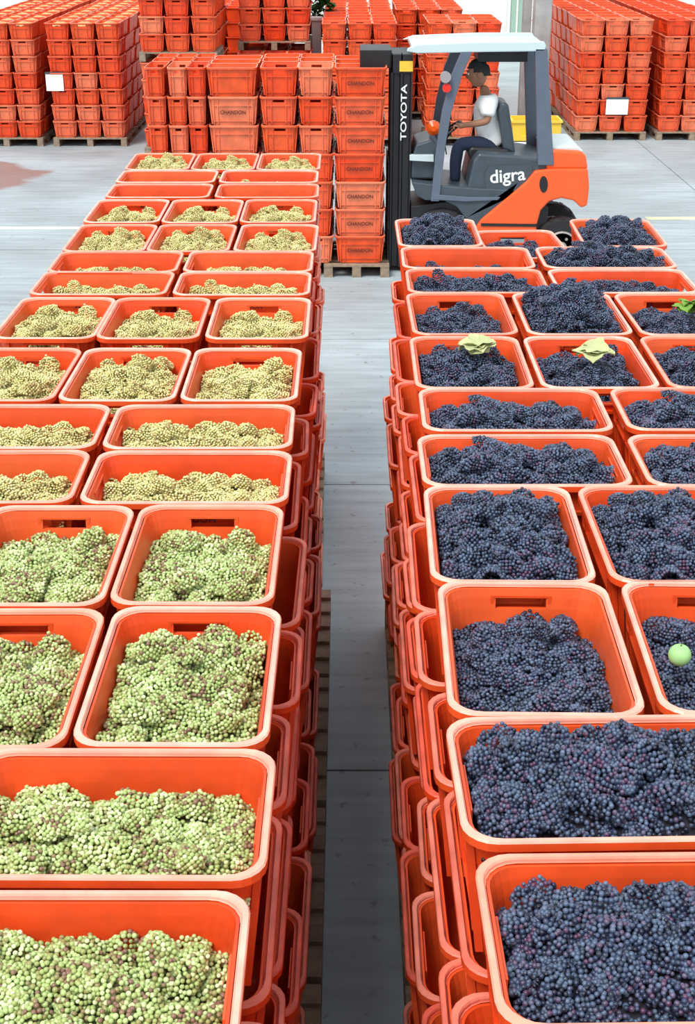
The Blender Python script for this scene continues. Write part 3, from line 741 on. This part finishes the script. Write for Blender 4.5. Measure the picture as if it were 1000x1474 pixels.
MB().box((-w2-.02,-.27,zt-.06),(w2+.02,.27,zt)).build('rim', M['plaster'], wt)

# ------------------------------------------------------------ forklift
FN = 15.36; FF = 16.44; FC = (FN+FF)/2        # near side, far side, middle
def q(px, py, D=FN): p = at(px,py,D); return (p.x, p.z)
fk = empty('forklift', (at(700,300,FC).x, FC, 0)); tag(fk, 'orange and dark grey forklift truck facing left with a crate load', 'forklift')
FX = fk.location.x
def fpart(mb, name, m, parent=fk, bev=.008, smooth=False, label=None):
    off = Vector((FX, FC, 0)) if parent is fk else Vector((FX, FC, 0))
    mb.v = [tuple(Vector(v)-off) for v in mb.v]
    o = mb.build(name, m, parent, bev=bev, smooth=smooth)
    if label: o['label'] = label
    return o
# mast: two rails each side, cross members, chains, carriage, forks
mast = MB()
zt = at(570,78,FN+.15).z
for y in (FN+.16, FF-.28):
    x0 = at(561,200,FN+.15).x; x1 = at(576,200,FN+.15).x; x2 = at(592,200,FN+.15).x
    mast.box((x0,y,.06),(x0+.03,y+.10,zt)).box((x0+.03,y+.03,.06),(x1-.01,y+.07,zt)).box((x1-.01,y,.06),(x1+.02,y+.12,zt))
    mast.box((x1+.02,y+.02,.06),(x2-.02,y+.10,zt-.02)).box((x2-.02,y-.0,.06),(x2,y+.12,zt-.02))
MA = fpart(mast, 'mast', M['black'])
for cm in (MB().box((x0,FN+.16,zt-.20),(x2,FF-.18,zt)), MB().box((x1,FN+.2,.75),(x2,FF-.2,.85)), MB().box((x1,FN+.2,.2),(x2,FF-.2,.32))): fpart(cm, 'cross_member', M['black'], MA)
yl = at(575,88,FN+.15); yl2 = at(594,103,FN+.15); fpart(MB().box((yl.x,FN+.148,yl2.z),(yl2.x,FN+.16,yl.z)), 'warning_label', M['yellow'], MA, bev=0)
b0 = at(518,70,FC-.2); b1 = at(557,96,FC-.2)
lb = MB().box((b0.x,FC-.35,b1.z),(x0+.01,FC+.3,b0.z)); fpart(lb, 'hose_guard', M['black'], MA)
cy = MB().tube([(x1+.05,FC-.25,.1),(x1+.05,FC-.25,zt-.1)], .035, 10).tube([(x1+.05,FC+.25,.1),(x1+.05,FC+.25,zt-.1)], .035, 10); fpart(cy, 'lift_cylinder', M['chrome'], MA, bev=0)
carr = MB().box((x0-.018,FN+.1,.16),(x0,FF-.1,.26)).box((x0-.018,FN+.1,.5),(x0,FF-.1,.6))
for y in np.linspace(FN+.12,FF-.16,6): carr.box((x0-.018,y,.24),(x0-.004,y+.03,1.25))
carr.box((x0-.018,FN+.12,1.22),(x0-.004,FF-.13,1.27)); fpart(carr, 'carriage', M['black'])
for y in (FC-.32, FC+.22):
    fpart(MB().box((x0-1.10,y,.05),(x0-.02,y+.1,.085)).box((x0-.026,y,.05),(x0-.018,y+.1,.6)), 'fork', M['black'])
me = font_mesh('mast_lettering', 'TOYOTA', .60, M['white'], spacing=1.0)
for v in me.vertices: v.co.y *= .62
mt = inst('lettering', me, (at(582,165,FN).x-FX, FN+.157-FC, at(582,165,FN).z), (math.pi/2, -math.pi/2, 0)); mt.parent = fk
mt.parent = fk
tc = MB().tube([(x2,FN+.3,.55),(x2+.35,FN+.3,.75)], .03, 8).tube([(x2,FF-.3,.55),(x2+.35,FF-.3,.75)], .03, 8); fpart(tc, 'tilt_cylinder', M['chrome'], bev=0)
# chassis and body
ch = MB().prism([q(592,300),q(592,345),q(790,348),q(790,300),q(680,288)], FN+.1, FF-.1); fpart(ch, 'chassis', M['black'])
fen = [q(592,262),q(600,283),q(612,289),q(640,290),q(657,298),q(670,315),q(678,330),q(712,322),q(745,268),q(748,274),q(690,272),q(640,268)]
fpart(MB().prism(fen, FN+.02, FF-.02), 'front_body', M['grey'], bev=.015)
cowl = [q(592,262),q(592,236),q(600,212),q(622,205),q(630,215),q(634,258),q(634,262)]
fpart(MB().prism(cowl, FN+.18, FF-.18), 'dash_cowl', M['grey'], bev=.02)
sp = [q(590,226),q(625,226),q(625,236),q(590,234)]
fpart(MB().prism(sp, FN+.12, FN+.2), 'cowl_highlight', M['roofpaint'], bev=.004)  # pale strip standing in for the light glint on the dash cowl
hood = [q(672,276),q(682,232),q(690,222),q(752,226),q(790,232),q(792,262),q(752,276)]
fpart(MB().prism(hood, FN+.05, FF-.05), 'engine_hood', M['grey'], bev=.025)
strip = [q(622,287),q(624,280),q(675,284),q(720,284),q(716,288),q(670,290)]
fpart(MB().prism(strip, FN-.005, FN+.05), 'side_step', M['blue_grey'], bev=.004)
side = [q(682,330),q(692,316),q(757,262),q(770,246),q(792,243),q(846,243),q(848,270),q(845,296),q(836,299),q(826,289),q(808,285),q(790,290),q(778,303),q(772,325),q(772,341),q(690,341)]
fpart(MB().prism(side, FN-.01, FF+.01), 'side_panel', M['orange'], bev=.02)
cwt = [q(786,245),q(788,222),q(796,216),q(836,218),q(844,224),q(847,245)]
fpart(MB().prism(cwt, FN+.02, FF-.02), 'counterweight', M['orange'], bev=.03)
fpart(MB().prism([q(786,219),q(790,213),q(834,213),q(842,220),q(836,222),q(790,222)], FN+.08, FF-.08), 'counterweight_cap', M['roofpaint'], bev=.015)
hp = [(782+6*math.cos(t), 265+12*math.sin(t)) for t in np.linspace(0,2*math.pi,16,endpoint=False)]
fpart(MB().prism([q(*p) for p in hp], FN-.016, FN+.02), 'tie_down_hole', M['black'], bev=0)
fpart(MB().prism([q(692,321),q(772,322),q(772,326),q(692,325)], FN-.02, FN+.02), 'black_trim', M['black'], bev=0)
me = font_mesh('body_lettering', 'digra', .39, M['white'])
p = at(731,254,FN); o = inst('lettering', me, (p.x-FX, FN+.031-FC, p.z), (math.pi/2,-.10,0), parent=fk)
# engine hood's lettered side plate
fpart(MB().prism([q(698,250),q(704,240),q(765,238),q(768,252),q(752,272),q(700,278)], FN+.036, FN+.06), 'side_plate', M['grey'], bev=0)
# wheels
def wheel(px, py, r, y0, wd, name):
    c = at(px,py,FN); cz = r
    mb = MB().lathe_y([(r*.55,0),(r*.62,.0),(r*.93,.0),(r,.04),(r,wd-.04),(r*.93,wd),(r*.55,wd)], (c.x,y0,cz), 32)
    for k in range(16):
        a = 2*math.pi*k/16; R = Matrix.Rotation(-a,3,'Y')
        mb.box((c.x+r*.94,y0+.01,cz-.02),(c.x+r*1.005,y0+wd-.01,cz+.02), rot=R, c=(c.x,y0+wd/2,cz))
    w = fpart(mb, name, M['rubber'], bev=0)
    hb = MB().lathe_y([(r*.56,-.0),(r*.5,-.012),(r*.46,.03),(r*.2,.03),(r*.18,-.01),(r*.02,-.012)], (c.x,y0,cz), 24)
    for k in range(6):
        a = 2*math.pi*k/6; hb.lathe_y([(.018,.0),(.016,.035)], (c.x+r*.32*math.cos(a),y0-.005,cz+r*.32*math.sin(a)), 6)
    fpart(hb, 'hub', M['hubm'], w, bev=0)
for y in (FN+.02, FF-.27): wheel(636, 345, .37, y, .25, 'wheel')
for y in (FN+.03, FF-.23): wheel(809, 345, .32, y, .20, 'wheel')
# overhead guard
roof = [q(585,70),q(600,64),q(700,60),q(783,60),q(786,66),q(782,74),q(690,74),q(600,76)]
RF = fpart(MB().prism([q(585,74),q(587,70),q(600,64),q(700,60),q(783,60),q(786,66),q(784,74),q(700,75),q(600,77)], FN, FN+.07), 'overhead_guard', M['roofpaint'], bev=.01)
fpart(MB().prism([q(585,70),q(600,64),q(700,60),q(783,60),q(786,66)], FF-.07, FF), 'roof_rail', M['roofpaint'], RF)
z1 = q(700,68)[1]
for i in range(9):
    X = at(598+i*22.5, 66, FN).x; fpart(MB().box((X,FN+.05,z1),(X+.05,FF-.05,z1+.03)), 'roof_bar', M['roofpaint'], RF)
fpart(MB().box((at(600,66,FN).x,FN+.06,z1-.012),(at(783,66,FN).x,FF-.06,z1+.024)), 'roof_panel', M['roofpaint'], RF)
fpart(MB().box((at(592,70,FN).x,FN+.05,z1-.03),(at(600,70,FN).x,FF-.05,z1+.02)), 'roof_bar', M['roofpaint'], RF)
fpart(MB().box((at(694,70,FN).x,FN+.45,q(700,96)[1]),(at(768,70,FN).x,FF-.08,z1-.014)), 'roof_lining', M['black'], RF)
for y in (FN+.0, FF-.06):
    fpart(MB().prism([q(664,74),q(680,74),q(664,112),q(650,160),q(641,210),q(632,290),q(620,290),q(628,212),q(636,160),q(648,112)], y, y+.06), 'front_pillar', M['blue_grey'])
    fpart(MB().prism([q(770,70),q(788,70),q(797,238),q(774,238)], y, y+.08), 'rear_pillar', M['blue_grey'])
lp = at(641,111,FN-.05)
l = fpart(MB().lathe_y([(.03,0),(.06,-.05),(.06,-.09)], (lp.x,FN+.02,lp.z), 14), 'work_lamp', M['chrome'], bev=0)
lp = at(643,127,FN-.05); fpart(MB().lathe_y([(.045,-.05),(.05,-.02),(.04,.02)], (lp.x,FN,lp.z), 12), 'rear_light', M['lens'], bev=0)
lp = at(623,182,FC); fpart(MB().lathe_y([(.03,-.07),(.08,-.04),(.08,.04),(.03,.07)], (lp.x,FC-.1,lp.z), 14), 'orange_lamp', M['orange_lens'], bev=0)
fpart(MB().box((lp.x-.04,FC-.14,at(600,206,FC).z),(lp.x+.04,FC-.06,lp.z-.05)), 'lamp_bracket', M['blue_grey'], bev=0)
# controls and seat
sc_ = at(645,188,FC); st = MB(); ring = []
R = Matrix.Rotation(math.radians(-35),3,'Y')
pts = [Vector((sc_.x,FC,sc_.z)) + R@Vector((.17*math.cos(t),.17*math.sin(t),0)) for t in np.linspace(0,2*math.pi,25)]
st.tube(pts, .014, 8, cap=False)
for t in (0,2.1,4.2): st.tube([Vector((sc_.x,FC,sc_.z)), Vector((sc_.x,FC,sc_.z))+R@Vector((.17*math.cos(t),.17*math.sin(t),0))], .011, 6)
fpart(st, 'steering_wheel', M['black'], bev=0, smooth=True)
pt = at(618,240,FC); fpart(MB().tube([(sc_.x,FC,sc_.z),(pt.x,FC,pt.z)], .035, 10), 'steering_column', M['black'], bev=0)
for i in range(3):
    pt = at(634+i*5,205,FC-.3); fpart(MB().tube([(pt.x,FC-.3+.06*i,pt.z-.15),(pt.x-.04,FC-.3+.06*i,pt.z+.05)], .008, 6).tube([(pt.x-.04,FC-.3+.06*i,pt.z+.05),(pt.x-.045,FC-.3+.06*i,pt.z+.09)], .018, 8), 'lever', M['black'], bev=0)
seatz = at(700,216,FC-.25).z
def fq(px,py,D=FC-.25): p = at(px,py,D); return (p.x,p.z)
fpart(MB().prism([fq(676,228),fq(672,218),fq(678,211),fq(730,214),fq(738,220),fq(738,230)], FC-.27, FC+.27), 'seat_cushion', M['black'], bev=.03)
fpart(MB().prism([fq(724,216),fq(717,160),fq(722,147),fq(732,150),fq(738,190),fq(742,222)], FC-.25, FC+.25), 'seat_back', M['grey'], bev=.03)

# ------------------------------------------------------------ driver
def skin_obj(name, chains, m, parent, sub=2, extra=None):
    "chains: list of lists of (point, radius); chains that share a first point are joined there"
    verts = []; rad = []; edges = []; key = {}
    for c in chains:
        prev = None
        for p, r in c:
            k = tuple(round(a,4) for a in p)
            if k not in key: key[k] = len(verts); verts.append(k); rad.append(r)
            i = key[k]
            if prev is not None and prev != i: edges.append((prev,i))
            prev = i
    me = bpy.data.meshes.new(name); me.from_pydata(verts, edges, [])
    o = inst(name, me, parent=parent); me.materials.append(m)
    o.modifiers.new('skin','SKIN'); sd = me.skin_vertices[0].data
    for i,r in enumerate(rad): sd[i].radius = (r,r) if not isinstance(r,tuple) else r; sd[i].use_root = (i == 0)
    s = o.modifiers.new('sub','SUBSURF'); s.levels = sub; s.render_levels = sub
    # bake so that the object is a plain mesh
    bpy.context.view_layer.update()
    me2 = bpy.data.meshes.new_from_object(o.evaluated_get(bpy.context.evaluated_depsgraph_get()))
    o.modifiers.clear(); o.data = me2
    if not me2.materials: me2.materials.append(m)
    me2.shade_smooth(); return o
DY = FC-.02
def dp(px, py, dy=0):
    p = at(px, py, DY+dy); return (p.x-PX, dy, p.z-PZ0)
pel = at(716,203,DY); PX, PZ0 = pel.x, pel.z-.1
pr = empty('person', (PX, DY, PZ0)); tag(pr, 'person in white short-sleeved shirt and navy trousers driving the forklift, looking left', 'person')
pelvis = dp(708,204); chest = dp(698,160); neck = dp(699,134); headb = dp(694,122)
body = [[(pelvis,.10),(dp(702,182),.10),(chest,.105),(dp(700,144),.07),(neck,.06),(headb,.056)]]
for s in (-1,1):
    sh_ = dp(702,146,s*.2); el = dp(702,175,s*.25); wr = dp(668,180,s*.17)
    body.append([(dp(700,144),.07),(sh_,.05),(el,.046),(dp(684,178,s*.21),.040),(wr,.030)])
    hand = dp(660,182,s*.15); body.append([(wr,.030),(hand,.034)])
    hip = dp(706,209,s*.1); kn = dp(660,206,s*.14); an = dp(654,268,s*.14)
    body.append([(pelvis,.10),(hip,.07),(kn,.06),(an,.038),(dp(644,273,s*.14),.03)])
bo = skin_obj('body', body, M['skin'], pr)
for s in (-1,1):   # fingers closed on the wheel, thumb on top
    for k in range(4):
        a = Vector(dp(659,182,s*.15)); dy = (k-1.5)*.02
        ch_ = [(a+Vector((.01,dy,0)),.011),(a+Vector((-.035,dy,.012)),.0105),(a+Vector((-.055+.004*abs(k-1),dy,-.012)),.0095),(a+Vector((-.035,dy,-.028)),.0085)]
        skin_obj('finger', [[(tuple(p),r) for p,r in ch_]], M['skin'], pr, sub=1)
    a = Vector(dp(661,182,s*.15)); skin_obj('thumb', [[(tuple(a+Vector((.015,-s*.03,.01))),.012),(tuple(a+Vector((-.015,-s*.045,.024))),.011),(tuple(a+Vector((-.04,-s*.035,.028))),.009)]], M['skin'], pr, sub=1)
# head with face, looking left
hc = Vector(dp(688,106)); b = bmesh.new(); bmesh.ops.create_uvsphere(b, u_segments=28, v_segments=20, radius=1)
for v in b.verts:
    x,y,z = v.co
    X = x*.098; Y = y*.076; Zc = z*.118
    if x < 0 and z < .1: X *= 1-.12*min(1,-z*1.2); Y *= 1-.28*max(0,-z)
    if x > 0 and z < -.3: X *= .82
    w = math.exp(-((y/.16)**2))
    if x < -.5: X -= .024*w*math.exp(-((z+.12)/.16)**2)                # nose
    if x < -.5: X += .006*math.exp(-((z-.13)/.09)**2)*math.exp(-((abs(y)-.35)/.18)**2)  # eye sockets
    if x < -.5: X -= .006*math.exp(-((y/.25)**2))*math.exp(-((z+.5)/.07)**2)   # lips
    if x < -.4: X -= .010*math.exp(-((y/.3)**2))*math.exp(-((z+.85)/.15)**2)   # chin
    v.co = (X,Y,Zc)
me = bpy.data.meshes.new('head'); b.to_mesh(me); b.free(); me.shade_smooth(); me.materials.append(M['skin'])
hd = inst('head', me, hc, (0,-.12,0), (1.22,1.15,1.22), parent=pr)
for s in (-1,1):
    MB().lathe_y([(.004,-.008),(.028,-.006),(.032,.002),(.022,.01)], (.012,s*.078,-.008), 12).build('ear', M['skin'], hd, smooth=True)
    MB().lathe_y([(.002,-.006),(.010,-.003),(.010,.003),(.002,.006)], (-.088,s*.03,.012), 10).build('eye', M['white'], hd, smooth=True)
    MB().box((-.102,s*.03-.018,.032),(-.092,s*.03+.018,.038)).build('eyebrow', M['hair'], hd)
MB().box((-.108,-.02,-.064),(-.098,.02,-.059)).build('mouth', M['dark_print'], hd)
b = bmesh.new(); bmesh.ops.create_uvsphere(b, u_segments=28, v_segments=20, radius=1)
dl = [v for v in b.verts if v.co.z < -.25 or (v.co.x < -.45 and v.co.z < .45) or (v.co.x < .15 and v.co.z < .1)]
bmesh.ops.delete(b, geom=dl, context='VERTS')
for v in b.verts:
    n_ = .006*math.sin(v.co.y*40+v.co.z*30); v.co = (v.co.x*(.108+n_)+.002, v.co.y*(.086+n_), v.co.z*(.128+n_)+.002)
me = bpy.data.meshes.new('hair'); b.to_mesh(me); b.free(); me.shade_smooth(); me.materials.append(M['hair'])
hr = inst('hair', me, parent=hd); mo = hr.modifiers.new('s','SOLIDIFY'); mo.thickness = .012
# shirt and trousers
sh = [[(dp(712,212),.15),(dp(709,206),.168),(dp(702,182),.165),(dp(698,160),.178),(dp(700,145),.125),(dp(699,137),.075)]]
for s in (-1,1): sh.append([(dp(700,145),.125),(dp(702,146,s*.2),.105),(dp(702,163,s*.235),.088),(dp(701,168,s*.245),.082)])
skin_obj('shirt', sh, M['shirt'], pr)
tr = [[(dp(709,206),.165),(dp(706,209),.14)]]
for s in (-1,1): tr.append([(dp(706,209),.14),(dp(700,209,s*.1),.105),(dp(660,206,s*.14),.088),(dp(655,235,s*.14),.072),(dp(655,264,s*.14),.062)])
skin_obj('trousers', tr, M['jeans'], pr)
for s in (-1,1):
    a = Vector(dp(656,276,s*.13)); skin_obj('shoe', [[(tuple(a+Vector((.05,0,0))),.045),(tuple(a),.05),(tuple(a+Vector((-.09,0,-.01))),.045),(tuple(a+Vector((-.16,0,-.015))),.035)]], M['rubber'], pr)
